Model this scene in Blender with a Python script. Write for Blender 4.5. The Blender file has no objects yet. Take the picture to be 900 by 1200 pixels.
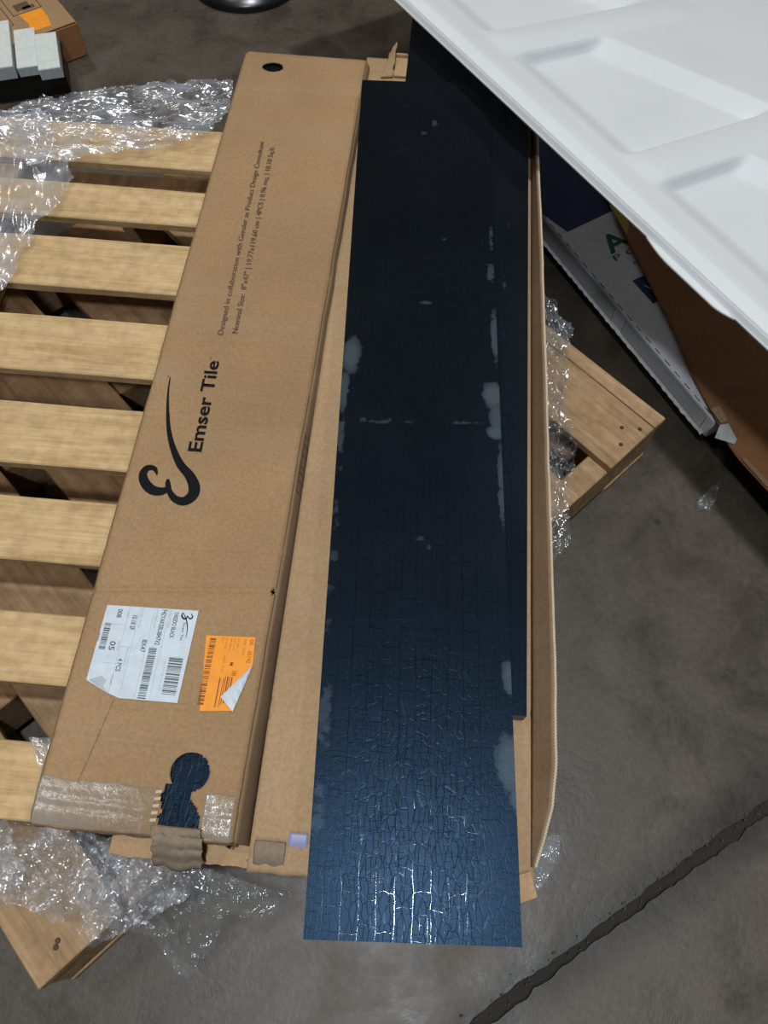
import bpy, bmesh, math, random
import numpy as np
from mathutils import Vector, Matrix, noise

random.seed(7)
sc = bpy.context.scene
col = sc.collection
R = math.radians

# ------------------------------------------------------------------ camera, light, exposure
CAM = Vector((0.0594, 0.0389, 1.096))
cd = bpy.data.cameras.new('camera'); cam = bpy.data.objects.new('camera', cd); col.objects.link(cam)
cam.location = CAM; cam.rotation_euler = (0.45906, -0.01548, 0.03201)
cd.sensor_fit = 'VERTICAL'; cd.sensor_height = 24; cd.lens = 905 / 1200 * 24; cd.clip_start = 0.01
sc.camera = cam
sc.view_settings.view_transform = 'Standard'; sc.view_settings.look = 'None'
sc.view_settings.gamma = 1; sc.view_settings.exposure = 0.0; sc.view_settings.use_curve_mapping = False

w = bpy.data.worlds.new('world'); sc.world = w; w.use_nodes = True
w.node_tree.nodes['Background'].inputs[0].default_value = (0.75, 0.85, 1.0, 1)
w.node_tree.nodes['Background'].inputs[1].default_value = 0.045

def lamp(name, kind, loc, power, color, size=0.1, target=None, sy=None):
    d = bpy.data.lights.new(name, kind); d.energy = power; d.color = color
    if kind == 'AREA':
        d.shape = 'RECTANGLE'; d.size = size; d.size_y = sy or size
    else:
        d.shadow_soft_size = size
    o = bpy.data.objects.new(name, d); col.objects.link(o); o.location = loc
    if target is not None:
        o.rotation_euler = (Vector(target) - Vector(loc)).to_track_quat('-Z', 'Y').to_euler()
    return o
# warehouse ceiling lamps: one almost straight above the pallets, the others spread over the hall
lamp('ceiling_lamp', 'AREA', (0.35, -0.08, 6.5), 235, (0.93, 0.97, 1.0), 0.32, (0.35, -0.08, 0))
lamp('ceiling_lamp', 'AREA', (0.1, -3.4, 6.5), 120, (0.90, 0.95, 1.0), 0.4, (0.1, 0.3, 0))
lamp('ceiling_lamp', 'AREA', (-2.6, 1.2, 6.5), 45, (1.0, 0.93, 0.82), 0.5, (0, 0.6, 0))
lamp('ceiling_lamp', 'AREA', (3.2, 4.6, 6.5), 75, (1.0, 0.90, 0.76), 0.5, (0.3, 0.8, 0))
lamp('ceiling_lamp', 'AREA', (-3.4, 6.0, 6.5), 80, (1.0, 0.90, 0.76), 0.5, (0.0, 0.8, 0))

# ------------------------------------------------------------------ node helpers
def mat(name):
    m = bpy.data.materials.new(name); m.use_nodes = True
    nt = m.node_tree; b = nt.nodes['Principled BSDF']
    return m, nt, b
def N(nt, t, **k):
    n = nt.nodes.new(t)
    for a, v in k.items():
        if a in n.inputs.keys(): n.inputs[a].default_value = v
        else: setattr(n, a, v)
    return n
def L(nt, a, b): nt.links.new(a, b)
def coords(nt, scale=(1, 1, 1), kind='Object', rnd=True, rot=(0, 0, 0)):
    tc = N(nt, 'ShaderNodeTexCoord'); mp = N(nt, 'ShaderNodeMapping')
    mp.inputs['Scale'].default_value = scale; mp.inputs['Rotation'].default_value = rot
    L(nt, tc.outputs[kind], mp.inputs['Vector'])
    if rnd:
        oi = N(nt, 'ShaderNodeObjectInfo'); mu = N(nt, 'ShaderNodeMath', operation='MULTIPLY'); mu.inputs[1].default_value = 37.0
        L(nt, oi.outputs['Random'], mu.inputs[0]); L(nt, mu.outputs[0], mp.inputs['Location'])
    return mp.outputs[0]
def ramp(nt, src, stops, interp='LINEAR'):
    r = N(nt, 'ShaderNodeValToRGB'); cr = r.color_ramp; cr.interpolation = interp
    while len(cr.elements) < len(stops): cr.elements.new(0.5)
    for e, (p, c) in zip(cr.elements, stops):
        e.position = p; e.color = (c[0], c[1], c[2], 1) if hasattr(c, '__len__') else (c, c, c, 1)
    L(nt, src, r.inputs[0]); return r.outputs[0]
def mix(nt, fac, a, b, mode='MIX'):
    m = N(nt, 'ShaderNodeMix', data_type='RGBA', blend_type=mode)
    for s, v in ((0, fac), (6, a), (7, b)):
        if hasattr(v, 'is_linked') or hasattr(v, 'links'): L(nt, v, m.inputs[s])
        else: m.inputs[s].default_value = v if s == 0 else (*v, 1)
    return m.outputs[2]
def mth(nt, op, a, b=0.0, c=None):
    m = N(nt, 'ShaderNodeMath', operation=op)
    for i, v in enumerate((a, b, c)):
        if v is None: continue
        if hasattr(v, 'links'): L(nt, v, m.inputs[i])
        else: m.inputs[i].default_value = v
    return m.outputs[0]
def bump(nt, b, h, strength, dist=0.001, nrm=None):
    bp = N(nt, 'ShaderNodeBump'); bp.inputs['Strength'].default_value = strength; bp.inputs['Distance'].default_value = dist
    L(nt, h, bp.inputs['Height'])
    if nrm is not None: L(nt, nrm, bp.inputs['Normal'])
    if b is not None: L(nt, bp.outputs[0], b.inputs['Normal'])
    return bp.outputs[0]
def noise_t(nt, v, scale, detail=4, rough=0.55, dist=0.0):
    n = N(nt, 'ShaderNodeTexNoise'); n.inputs['Scale'].default_value = scale; n.inputs['Detail'].default_value = detail
    n.inputs['Roughness'].default_value = rough; n.inputs['Distortion'].default_value = dist
    L(nt, v, n.inputs['Vector']); return n.outputs[0]

def plain(name, c, rough=0.6, metal=0.0, spec=0.5):
    m, nt, b = mat(name); b.inputs['Base Color'].default_value = (*c, 1); b.inputs['Roughness'].default_value = rough
    b.inputs['Metallic'].default_value = metal; b.inputs['Specular IOR Level'].default_value = spec
    v = coords(nt); n = noise_t(nt, v, 90, 3)
    L(nt, mix(nt, 0.25, c, ramp(nt, n, [(0.3, [x * 0.6 for x in c]), (0.7, [min(1, x * 1.15) for x in c])])), b.inputs['Base Color'])
    return m

# ------------------------------------------------------------------ materials
def cardboard(name, c1, c2, flute_axis=0, gloss=0.75):
    m, nt, b = mat(name)
    v = coords(nt, rnd=True)
    n1 = noise_t(nt, v, 5, 4, 0.6); n2 = noise_t(nt, v, 260, 2, 0.7)
    c = ramp(nt, n1, [(0.3, c1), (0.7, c2)])
    c = mix(nt, 0.14, c, ramp(nt, n2, [(0.35, 0.25), (0.65, 0.95)]), 'OVERLAY')
    sm = noise_t(nt, coords(nt, (3, 14, 3)), 1.6, 5, 0.65)
    c = mix(nt, ramp(nt, sm, [(0.52, 0.0), (0.75, 0.28)]), c, (0.34, 0.26, 0.175))
    L(nt, c, b.inputs['Base Color']); b.inputs['Roughness'].default_value = gloss; b.inputs['Specular IOR Level'].default_value = 0.25
    wv = N(nt, 'ShaderNodeTexWave'); wv.bands_direction = 'X' if flute_axis == 0 else 'Y'; wv.inputs['Scale'].default_value = 45; wv.inputs['Distortion'].default_value = 1.2
    L(nt, coords(nt, rnd=False), wv.inputs['Vector'])
    nb = bump(nt, None, wv.outputs[1], 0.12, 0.0005)
    bump(nt, b, n1, 0.25, 0.004, nb)
    return m
M = {}
M['kraft'] = cardboard('kraft_cardboard', (0.275, 0.172, 0.086), (0.335, 0.212, 0.110), 0)
M['kraft_light'] = cardboard('light_cardboard', (0.315, 0.205, 0.112), (0.375, 0.25, 0.142), 1)
M['kraft_dark'] = cardboard('dark_cardboard', (0.19, 0.122, 0.072), (0.24, 0.158, 0.095), 0)
M['kraft_tan'] = cardboard('tan_cardboard', (0.38, 0.245, 0.13), (0.44, 0.285, 0.155), 0)
M['kraft_brown'] = cardboard('brown_cardboard', (0.26, 0.115, 0.048), (0.33, 0.155, 0.068), 1)
M['kraft_grey'] = cardboard('torn_grey_cardboard', (0.20, 0.155, 0.11), (0.25, 0.195, 0.14), 0)
M['ink'] = plain('black_ink', (0.010, 0.010, 0.012), 0.9, spec=0.1)
M['ink_soft'] = plain('worn_ink', (0.09, 0.055, 0.032), 0.7)
M['ink_grey'] = plain('grey_ink', (0.10, 0.12, 0.14), 0.7)
M['ink_faint'] = plain('faint_ink', (0.36, 0.42, 0.46), 0.7)
M['ink_brown'] = plain('brown_ink', (0.25, 0.06, 0.01), 0.7)
M['ink_brown2'] = plain('faded_brown_ink', (0.42, 0.15, 0.01), 0.7)
M['paper'] = plain('white_paper', (0.56, 0.64, 0.71), 0.5)
M['paper_grey'] = plain('grey_paper_back', (0.42, 0.46, 0.50), 0.5)
M['orange'] = plain('orange_paper', (0.86, 0.30, 0.004), 0.55)
M['crease'] = plain('crushed_cardboard_line', (0.24, 0.155, 0.09), 0.8)
M['edge_light'] = plain('cardboard_cut_edge', (0.52, 0.43, 0.31), 0.9)

def wood(name, c1, c2, c3, ax=0):
    m, nt, b = mat(name)
    s = (1.2, 14, 14) if ax == 0 else (14, 1.2, 14)
    v = coords(nt, s)
    g = noise_t(nt, v, 5, 6, 0.6, 0.6)
    c = ramp(nt, g, [(0.28, c1), (0.5, c2), (0.72, c3)])
    v2 = coords(nt, (2, 5, 5) if ax == 0 else (5, 2, 5))
    k = noise_t(nt, v2, 2.2, 5, 0.6)
    c = mix(nt, ramp(nt, k, [(0.55, 0.0), (0.8, 0.55)]), c, (0.26, 0.19, 0.12))
    s2 = noise_t(nt, coords(nt), 60, 3)
    c = mix(nt, 0.15, c, ramp(nt, s2, [(0.35, 0.2), (0.6, 0.9)]), 'OVERLAY')
    fg = noise_t(nt, coords(nt, (3, 90, 90) if ax == 0 else (90, 3, 90)), 4, 3, 0.6)
    c = mix(nt, 0.16, c, ramp(nt, fg, [(0.35, 0.25), (0.65, 0.8)]), 'OVERLAY')
    # knots
    vo = N(nt, 'ShaderNodeTexVoronoi'); vo.inputs['Scale'].default_value = 1.0
    L(nt, coords(nt, (5, 11, 11) if ax == 0 else (11, 5, 11)), vo.inputs['Vector'])
    c = mix(nt, ramp(nt, vo.outputs[0], [(0.03, 0.75), (0.10, 0.0)]), c, (0.13, 0.06, 0.025))
    L(nt, c, b.inputs['Base Color']); b.inputs['Roughness'].default_value = 0.72; b.inputs['Specular IOR Level'].default_value = 0.25
    bump(nt, b, g, 0.35, 0.0015)
    return m
M['pine'] = wood('pale_pine', (0.38, 0.25, 0.115), (0.50, 0.345, 0.175), (0.56, 0.40, 0.22))
M['pine_old'] = wood('weathered_pine', (0.22, 0.135, 0.07), (0.33, 0.21, 0.11), (0.39, 0.26, 0.14), 1)
M['nail'] = plain('rusty_nail_hole', (0.06, 0.03, 0.02), 0.6, 0.2)

def concrete():
    m, nt, b = mat('stained_concrete')
    v = coords(nt, rnd=False)
    n1 = noise_t(nt, v, 1.7, 6, 0.6); n2 = noise_t(nt, v, 9, 6, 0.65, 0.4); n3 = noise_t(nt, v, 110, 3, 0.7)
    c = ramp(nt, n1, [(0.3, (0.040, 0.030, 0.020)), (0.5, (0.068, 0.054, 0.039)), (0.72, (0.092, 0.075, 0.055))])
    c = mix(nt, 0.6, c, ramp(nt, n2, [(0.3, (0.022, 0.018, 0.014)), (0.5, (0.065, 0.053, 0.040)), (0.75, (0.100, 0.083, 0.063))]))
    c = mix(nt, 0.25, c, ramp(nt, n3, [(0.35, 0.25), (0.65, 0.8)]), 'OVERLAY')
    # small dark spots
    vo = N(nt, 'ShaderNodeTexVoronoi'); vo.inputs['Scale'].default_value = 17; L(nt, v, vo.inputs['Vector'])
    spot = mth(nt, 'ADD', vo.outputs[0], mth(nt, 'MULTIPLY', n2, 0.35))
    c = mix(nt, ramp(nt, spot, [(0.20, 0.7), (0.27, 0.0)]), c, (0.022, 0.02, 0.018))
    # fine cracks
    v3 = N(nt, 'ShaderNodeTexVoronoi', feature='DISTANCE_TO_EDGE'); v3.inputs['Scale'].default_value = 2.1
    nv = N(nt, 'ShaderNodeTexNoise'); nv.inputs['Scale'].default_value = 6; nv.inputs['Detail'].default_value = 5; L(nt, v, nv.inputs['Vector'])
    ad = N(nt, 'ShaderNodeVectorMath', operation='MULTIPLY_ADD'); ad.inputs[1].default_value = (0.25, 0.25, 0.25)
    L(nt, nv.outputs[1], ad.inputs[0]); L(nt, v, ad.inputs[2]); L(nt, ad.outputs[0], v3.inputs['Vector'])
    crk = mth(nt, 'MULTIPLY', ramp(nt, v3.outputs[0], [(0.0, 1.0), (0.008, 0.0)]), ramp(nt, n1, [(0.5, 0.0), (0.6, 0.5)]))
    c = mix(nt, crk, c, (0.04, 0.035, 0.03))
    # dirt gathered along the expansion joint: distance to the line through J0, J1
    sx = N(nt, 'ShaderNodeSeparateXYZ'); tc = N(nt, 'ShaderNodeTexCoord'); L(nt, tc.outputs['Object'], sx.inputs[0])
    d = mth(nt, 'ADD', mth(nt, 'MULTIPLY', mth(nt, 'SUBTRACT', sx.outputs[0], 0.193), -0.5453), mth(nt, 'MULTIPLY', mth(nt, 'SUBTRACT', sx.outputs[1], -0.096), 0.8382))
    d = mth(nt, 'ABSOLUTE', d); d = mth(nt, 'ADD', d, mth(nt, 'MULTIPLY', mth(nt, 'SUBTRACT', n2, 0.5), 0.05))
    c = mix(nt, ramp(nt, d, [(0.010, 0.92), (0.055, 0.0)]), c, (0.016, 0.015, 0.014))
    L(nt, c, b.inputs['Base Color'])
    L(nt, ramp(nt, n2, [(0.3, 0.34), (0.7, 0.58)]), b.inputs['Roughness']); b.inputs['Specular IOR Level'].default_value = 0.4
    nb = bump(nt, None, n3, 0.25, 0.001); bump(nt, b, n2, 0.4, 0.004, nb)
    return m
M['concrete'] = concrete()
M['joint'] = plain('dark_joint_filler', (0.020, 0.018, 0.016), 0.8, spec=0.3)
M['crumb'] = plain('crumbled_concrete', (0.055, 0.048, 0.04), 0.8)

def tile_mat():
    m, nt, b = mat('crackled_black_glaze')
    v0 = coords(nt, rnd=True)
    nv = N(nt, 'ShaderNodeTexNoise'); nv.inputs['Scale'].default_value = 40; nv.inputs['Detail'].default_value = 3; L(nt, v0, nv.inputs['Vector'])
    ad = N(nt, 'ShaderNodeVectorMath', operation='MULTIPLY_ADD'); ad.inputs[1].default_value = (0.006, 0.014, 0.0)
    L(nt, nv.outputs[1], ad.inputs[0]); L(nt, v0, ad.inputs[2])
    def rect(sc_, off, ratio, w_):
        mp = N(nt, 'ShaderNodeMapping'); mp.inputs['Rotation'].default_value = (0, 0, R(90)); mp.inputs['Location'].default_value = off
        L(nt, ad.outputs[0], mp.inputs['Vector'])
        br = N(nt, 'ShaderNodeTexBrick'); br.offset = 0.37; br.offset_frequency = 2; br.squash = 0.6; br.squash_frequency = 3
        br.inputs['Scale'].default_value = sc_; br.inputs['Mortar Size'].default_value = w_; br.inputs['Mortar Smooth'].default_value = 0.6
        br.inputs['Brick Width'].default_value = ratio; br.inputs['Row Height'].default_value = 0.25
        L(nt, mp.outputs[0], br.inputs['Vector']); return br.outputs['Fac']
    a = rect(15, (0, 0, 0), 0.50, 0.0032); c_ = rect(34, (0.13, 0.07, 0), 0.36, 0.0050)
    vo = N(nt, 'ShaderNodeTexVoronoi', feature='DISTANCE_TO_EDGE'); vo.inputs['Scale'].default_value = 1
    mp = N(nt, 'ShaderNodeMapping'); mp.inputs['Scale'].default_value = (170, 60, 1); L(nt, ad.outputs[0], mp.inputs['Vector']); L(nt, mp.outputs[0], vo.inputs['Vector'])
    f = ramp(nt, vo.outputs[0], [(0.0, 1.0), (0.06, 0.0)])
    big = noise_t(nt, v0, 9, 3); 
    ga = ramp(nt, big, [(0.38, 0.0), (0.5, 1.0)]); gb = ramp(nt, noise_t(nt, v0, 16, 3), [(0.40, 0.0), (0.58, 0.85)])
    # the crackle fades towards the far end of the tile and at the long edges
    tc = N(nt, 'ShaderNodeTexCoord'); sx = N(nt, 'ShaderNodeSeparateXYZ'); L(nt, tc.outputs['Object'], sx.inputs[0])
    yf = ramp(nt, sx.outputs[1], [(0.25, 1.0), (0.60, 0.22)])
    xe = ramp(nt, mth(nt, 'ABSOLUTE', mth(nt, 'SUBTRACT', sx.outputs[0], 0.1)), [(0.045, 1.0), (0.09, 0.35)])
    cr = mth(nt, 'MAXIMUM', mth(nt, 'MULTIPLY', a, ga), mth(nt, 'MAXIMUM', mth(nt, 'MULTIPLY', c_, gb), mth(nt, 'MULTIPLY', f, 0.12)))
    cr = mth(nt, 'MULTIPLY', mth(nt, 'MULTIPLY', cr, yf), xe)
    gl = mth(nt, 'MULTIPLY', cr, ramp(nt, noise_t(nt, v0, 75, 3, 0.6), [(0.40, 0.12), (0.62, 1.0)]))
    at = N(nt, 'ShaderNodeAttribute', attribute_name='residue')
    rs = ramp(nt, mth(nt, 'ADD', at.outputs['Fac'], mth(nt, 'MULTIPLY', mth(nt, 'SUBTRACT', noise_t(nt, v0, 55, 5, 0.65), 0.5), 1.5)), [(0.42, 0.0), (0.56, 1.0)])
    n2 = noise_t(nt, v0, 6, 5)
    c = ramp(nt, n2, [(0.3, (0.003, 0.004, 0.005)), (0.7, (0.005, 0.0065, 0.008))])
    c = mix(nt, mth(nt, 'MULTIPLY', rs, mth(nt, 'MULTIPLY', at.outputs['Fac'], 0.9)), c, (0.06, 0.078, 0.09))
    c = mix(nt, mth(nt, 'MULTIPLY', cr, 0.8), c, (0.002, 0.002, 0.003))
    L(nt, c, b.inputs['Base Color'])
    rr = mth(nt, 'SUBTRACT', 0.335, mth(nt, 'MULTIPLY', cr, 0.24))
    L(nt, rr, b.inputs['Roughness'])
    L(nt, mth(nt, 'MULTIPLY_ADD', gl, 0.80, 0.20), b.inputs['Specular IOR Level']); L(nt, mix(nt, gl, (0.27, 0.55, 1.0), (0.85, 0.93, 1.0)), b.inputs['Specular Tint'])
    fine = noise_t(nt, v0, 500, 2)
    nb = bump(nt, None, fine, 0.06, 0.0006)
    bump(nt, b, mth(nt, 'SUBTRACT', 1.0, cr), 0.55, 0.0010, nb)
    return m
M['tile'] = tile_mat()
M['tile_side'] = plain('tile_edge', (0.20, 0.20, 0.19), 0.7)

def lidm():
    m, nt, b = mat('white_plastic')
    v = coords(nt, rnd=False); n = noise_t(nt, v, 4, 5)
    c = ramp(nt, n, [(0.3, (0.76, 0.79, 0.81)), (0.7, (0.81, 0.84, 0.86))]); L(nt, c, b.inputs['Base Color'])
    b.inputs['Roughness'].default_value = 0.42; b.inputs['Specular IOR Level'].default_value = 0.35
    bump(nt, b, noise_t(nt, v, 26, 4), 0.12, 0.002)
    t = N(nt, 'ShaderNodeBsdfTranslucent'); t.inputs[0].default_value = (0.95, 0.95, 0.95, 1)
    ms = N(nt, 'ShaderNodeMixShader'); ms.inputs[0].default_value = 0.24
    L(nt, b.outputs[0], ms.inputs[1]); L(nt, t.outputs[0], ms.inputs[2]); L(nt, ms.outputs[0], nt.nodes['Material Output'].inputs[0])
    return m
M['lid'] = lidm()

def film(name, tr, dif, col_=(0.9, 0.95, 1.0), rough=0.12, bs=(110, 0.45)):
    m = bpy.data.materials.new(name); m.use_nodes = True; nt = m.node_tree; nt.nodes.clear()
    out = N(nt, 'ShaderNodeOutputMaterial'); t = N(nt, 'ShaderNodeBsdfTransparent'); t.inputs[0].default_value = (0.95, 0.96, 0.97, 1)
    g = N(nt, 'ShaderNodeBsdfGlossy'); g.inputs['Roughness'].default_value = rough; g.inputs[0].default_value = (0.95, 0.97, 1, 1)
    d = N(nt, 'ShaderNodeBsdfDiffuse'); d.inputs[0].default_value = (*col_, 1)
    v = coords(nt)
    nb = bump(nt, None, noise_t(nt, v, bs[0], 3, 0.6), bs[1], 0.003)
    L(nt, nb, g.inputs['Normal'])
    lw = N(nt, 'ShaderNodeLayerWeight'); lw.inputs[0].default_value = 0.25
    m1 = N(nt, 'ShaderNodeMixShader'); m1.inputs[0].default_value = 0.35; L(nt, g.outputs[0], m1.inputs[1]); L(nt, d.outputs[0], m1.inputs[2]); m1.inputs[0].default_value = dif
    f = mth(nt, 'ADD', mth(nt, 'MULTIPLY', lw.outputs['Facing'], 0.5), mth(nt, 'MULTIPLY', ramp(nt, noise_t(nt, v, 22, 4), [(0.35, 0.0), (0.75, 1.0)]), 1 - tr))
    m2 = N(nt, 'ShaderNodeMixShader'); L(nt, f, m2.inputs[0]); L(nt, t.outputs[0], m2.inputs[1]); L(nt, m1.outputs[0], m2.inputs[2])
    L(nt, m2.outputs[0], out.inputs[0])
    return m
M['film'] = film('clear_stretch_wrap', 0.66, 0.22, rough=0.15)
M['film_soft'] = film('hazy_stretch_wrap', 0.55, 0.5, (0.75, 0.82, 0.95), rough=0.2, bs=(45, 0.22))
M['film_dense'] = film('crumpled_stretch_wrap', 0.30, 0.30, rough=0.14)
M['tape'] = film('clear_packing_tape', 0.80, 0.6, (0.75, 0.75, 0.72), 0.25)
M['shade_black'] = plain('painted_shade', (0.006, 0.007, 0.008), 0.35)  # black that paints the shade, used on the two added blocks only
M['white_card'] = plain('white_card', (0.80, 0.82, 0.87), 0.6)
M['white_carton'] = plain('white_carton', (0.62, 0.66, 0.64), 0.6)
M['navy'] = plain('navy_print', (0.012, 0.028, 0.11), 0.5)
M['green'] = plain('green_print', (0.008, 0.12, 0.06), 0.5)
M['yellow'] = plain('yellow_tape', (0.42, 0.33, 0.03), 0.5)
M['metal'] = plain('dark_polished_metal', (0.06, 0.06, 0.065), 0.28, 0.9)
M['violet'] = plain('pale_blue_tape', (0.27, 0.29, 0.48), 0.4)

# ------------------------------------------------------------------ mesh helpers
def link(name, me, m=None, parent=None, smooth=False):
    o = bpy.data.objects.new(name, me); col.objects.link(o)
    if m is not None:
        for mm in (m if isinstance(m, (list, tuple)) else [m]): me.materials.append(mm)
    if parent is not None: o.parent = parent
    if smooth: me.shade_smooth()
    return o
def empty(name, loc, rz, label, cat, group=None):
    o = bpy.data.objects.new(name, None); col.objects.link(o); o.location = loc; o.rotation_euler = (0, 0, rz)
    o.empty_display_size = 0.05
    return tag(o, label, cat, group)
def tag(o, label, cat, group=None):
    o['label'] = label; o['category'] = cat
    if group: o['group'] = group
    return o
def box_me(x0, x1, y0, y1, z0, z1, bev=0.0, seg=1, jitter=0.0, cuts=0):
    bm = bmesh.new(); bmesh.ops.create_cube(bm, size=1)
    for v in bm.verts:
        v.co = Vector(((x0 + x1) / 2 + v.co.x * (x1 - x0), (y0 + y1) / 2 + v.co.y * (y1 - y0), (z0 + z1) / 2 + v.co.z * (z1 - z0)))
    if cuts:
        bmesh.ops.subdivide_edges(bm, edges=[e for e in bm.edges if e.calc_length() > max(x1 - x0, y1 - y0) * 0.9], cuts=cuts, use_grid_fill=True)
    if jitter:
        for v in bm.verts:
            v.co += Vector([random.uniform(-jitter, jitter) for _ in range(3)])
    if bev: bmesh.ops.bevel(bm, geom=list(bm.edges), offset=bev, segments=seg, affect='EDGES')
    me = bpy.data.meshes.new('box'); bm.to_mesh(me); bm.free(); return me
def bx(name, dims, m, parent=None, **k):
    return link(name, box_me(*dims, **k), m, parent)
def grid_me(nx, ny, fn, keep=None):
    vs = []; 
    for j in range(ny + 1):
        for i in range(nx + 1): vs.append(fn(i / nx, j / ny))
    fs = []
    for j in range(ny):
        for i in range(nx):
            a = j * (nx + 1) + i; q = (a, a + 1, a + nx + 2, a + nx + 1)
            if keep is None or keep((i + .5) / nx, (j + .5) / ny): fs.append(q)
    me = bpy.data.meshes.new('sheet'); me.from_pydata(vs, [], fs)
    bm = bmesh.new(); bm.from_mesh(me); bmesh.ops.delete(bm, geom=[v for v in bm.verts if not v.link_faces], context='VERTS'); bm.to_mesh(me); bm.free()
    me.update(); return me
def solid(o, t, off=-1.0):
    s = o.modifiers.new('thick', 'SOLIDIFY'); s.thickness = t; s.offset = off; return o
def poly_me(pts, z0, z1):
    n = len(pts); vs = [(x, y, z0) for x, y in pts] + [(x, y, z1) for x, y in pts]
    fs = [tuple(range(n, 2 * n)), tuple(reversed(range(n)))] + [(i, (i + 1) % n, n + (i + 1) % n, n + i) for i in range(n)]
    me = bpy.data.meshes.new('poly'); me.from_pydata(vs, [], fs)
    bm = bmesh.new(); bm.from_mesh(me); bmesh.ops.recalc_face_normals(bm, faces=bm.faces); bmesh.ops.triangulate(bm, faces=[f for f in bm.faces if len(f.verts) > 4]); bm.to_mesh(me); bm.free()
    return me
def fbm(x, y, s, seed=0.0): return noise.fractal(Vector((x * s + seed, y * s - seed, seed)), 1.0, 2.0, 4)
def ridge(x, y, s, seed=0.0):
    t = 0; a = 1
    for k in range(4):
        t += a * (1 - 2.2 * abs(noise.noise(Vector((x * s + seed, y * s + 3 * k, seed + k))))); a *= 0.55; s *= 1.9
    return t
def merge(name, boxes, m, parent, z0, z1):
    """several flat printed bars that make one mark (a barcode, a ruled frame)"""
    vs, fs = [], []
    for (x0, y0, x1, y1) in boxes:
        k = len(vs); vs += [(x0, y0, z1), (x1, y0, z1), (x1, y1, z1), (x0, y1, z1)]; fs.append((k, k + 1, k + 2, k + 3))
    me = bpy.data.meshes.new('marks'); me.from_pydata(vs, [], fs)
    return link(name, me, m, parent)
def text(body, length, height, x, y, z, ang, m, parent, name='printed_text', bold=False, align='LEFT', mat4=None, just_h=False):
    cu = bpy.data.curves.new('t', 'FONT'); cu.body = body; cu.size = 1; cu.align_x = 'LEFT'; cu.align_y = 'BOTTOM_BASELINE'
    if bold: cu.offset = 0.018
    cu.resolution_u = 3
    o = bpy.data.objects.new('t', cu); col.objects.link(o)
    dg = bpy.context.evaluated_depsgraph_get(); me = bpy.data.meshes.new_from_object(o.evaluated_get(dg))
    bpy.data.objects.remove(o); bpy.data.curves.remove(cu)
    xs = [v.co.x for v in me.vertices]; x0 = min(xs); wd = max(xs) - x0
    sy = height / 0.72; sx_ = length / wd if length else sy
    for v in me.vertices: v.co = Vector(((v.co.x - x0) * sx_, v.co.y * sy, 0))
    me.materials.clear()
    o = link(name, me, m, parent)
    if mat4 is not None: o.matrix_local = mat4
    else: o.location = (x, y, z); o.rotation_euler = (0, 0, ang)
    return o
def ribbon(name, pts, m, parent, z):
    """variable width flat stroke through (x, y, half width) points, smoothed"""
    P = []
    n = len(pts)
    for i in range(n - 1):
        p0, p1, p2, p3 = pts[max(i - 1, 0)], pts[i], pts[i + 1], pts[min(i + 2, n - 1)]
        for k in range(8):
            t = k / 8
            P.append([0.5 * ((2 * b) + (-a + c) * t + (2 * a - 5 * b + 4 * c - d) * t * t + (-a + 3 * b - 3 * c + d) * t ** 3) for a, b, c, d in zip(p0, p1, p2, p3)])
    P.append(list(pts[-1])); vs = []; fs = []
    for i, p in enumerate(P):
        a = P[max(i - 1, 0)]; b = P[min(i + 1, len(P) - 1)]; dx, dy = b[0] - a[0], b[1] - a[1]; l = math.hypot(dx, dy) or 1
        vs += [(p[0] - dy / l * p[2], p[1] + dx / l * p[2], z), (p[0] + dy / l * p[2], p[1] - dx / l * p[2], z)]
        if i: k = 2 * i; fs.append((k - 2, k - 1, k + 1, k))
    me = bpy.data.meshes.new('stroke'); me.from_pydata(vs, [], fs); return link(name, me, m, parent)
def barcode(x0, x1, y0, y1, m, parent, z, along='y', n=28, seed=1, gaps=()):
    r = random.Random(seed); b = []; t = 0
    tot = y1 - y0 if along == 'y' else x1 - x0
    u = tot / (n * 2.6)
    while t < tot:
        wd = u * r.choice((1, 1, 2, 3)); 
        if not any(g0 < t / tot < g1 for g0, g1 in gaps):
            b.append((x0, y0 + t, x1, min(y0 + t + wd, y1)) if along == 'y' else (x0 + t, y0, min(x0 + t + wd, x1), y1))
        t += wd + u * r.choice((1, 1, 2))
    return merge('barcode', b, m, parent, 0, z)

# ------------------------------------------------------------------ floor: two slabs and the joint between them
J0 = Vector((0.193, -0.096)); JD = Vector((0.8382, 0.5453)); JN = Vector((-0.5453, 0.8382))
def slab(name, s0, s1):
    n = 420; vs = []; fs = []
    ts = [-7 + 16 * (i / n) for i in range(n + 1)] if False else sorted([-7, -4, -2] + [-1.0 + 3.0 * i / n for i in range(n + 1)] + [3, 5, 9])
    for t in ts:
        e = (0.0070 + 0.0040 * fbm(t, s0, 9) + 0.0030 * fbm(t, s1, 55)) * (1 if s1 > 0 else -1)
        for d in (e, s1):
            p = J0 + JD * t + JN * d; vs.append((p.x, p.y, 0.0))
        p = J0 + JD * t + JN * e; vs.append((p.x, p.y, -0.02))
    for i in range(len(ts) - 1):
        a = 3 * i; q = (a, a + 1, a + 4, a + 3); r_ = (a + 2, a, a + 3, a + 5)
        fs += [q if s1 < 0 else q[::-1], r_]
    me = bpy.data.meshes.new(name); me.from_pydata(vs, [], fs); o = link(name, me, M['concrete']); o['kind'] = 'structure'; return o
slab('floor', 0, 7.5); slab('floor', 0, -4)
def jt(u, v):
    t = -1.0 + 3.0 * u; d = -0.014 + 0.028 * v
    p = J0 + JD * t + JN * d
    return (p.x, p.y, -0.0060 + 0.0030 * fbm(t, d * 2, 22) + 0.0015 * max(0, ridge(t, d, 90)) * 0.4)
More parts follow.
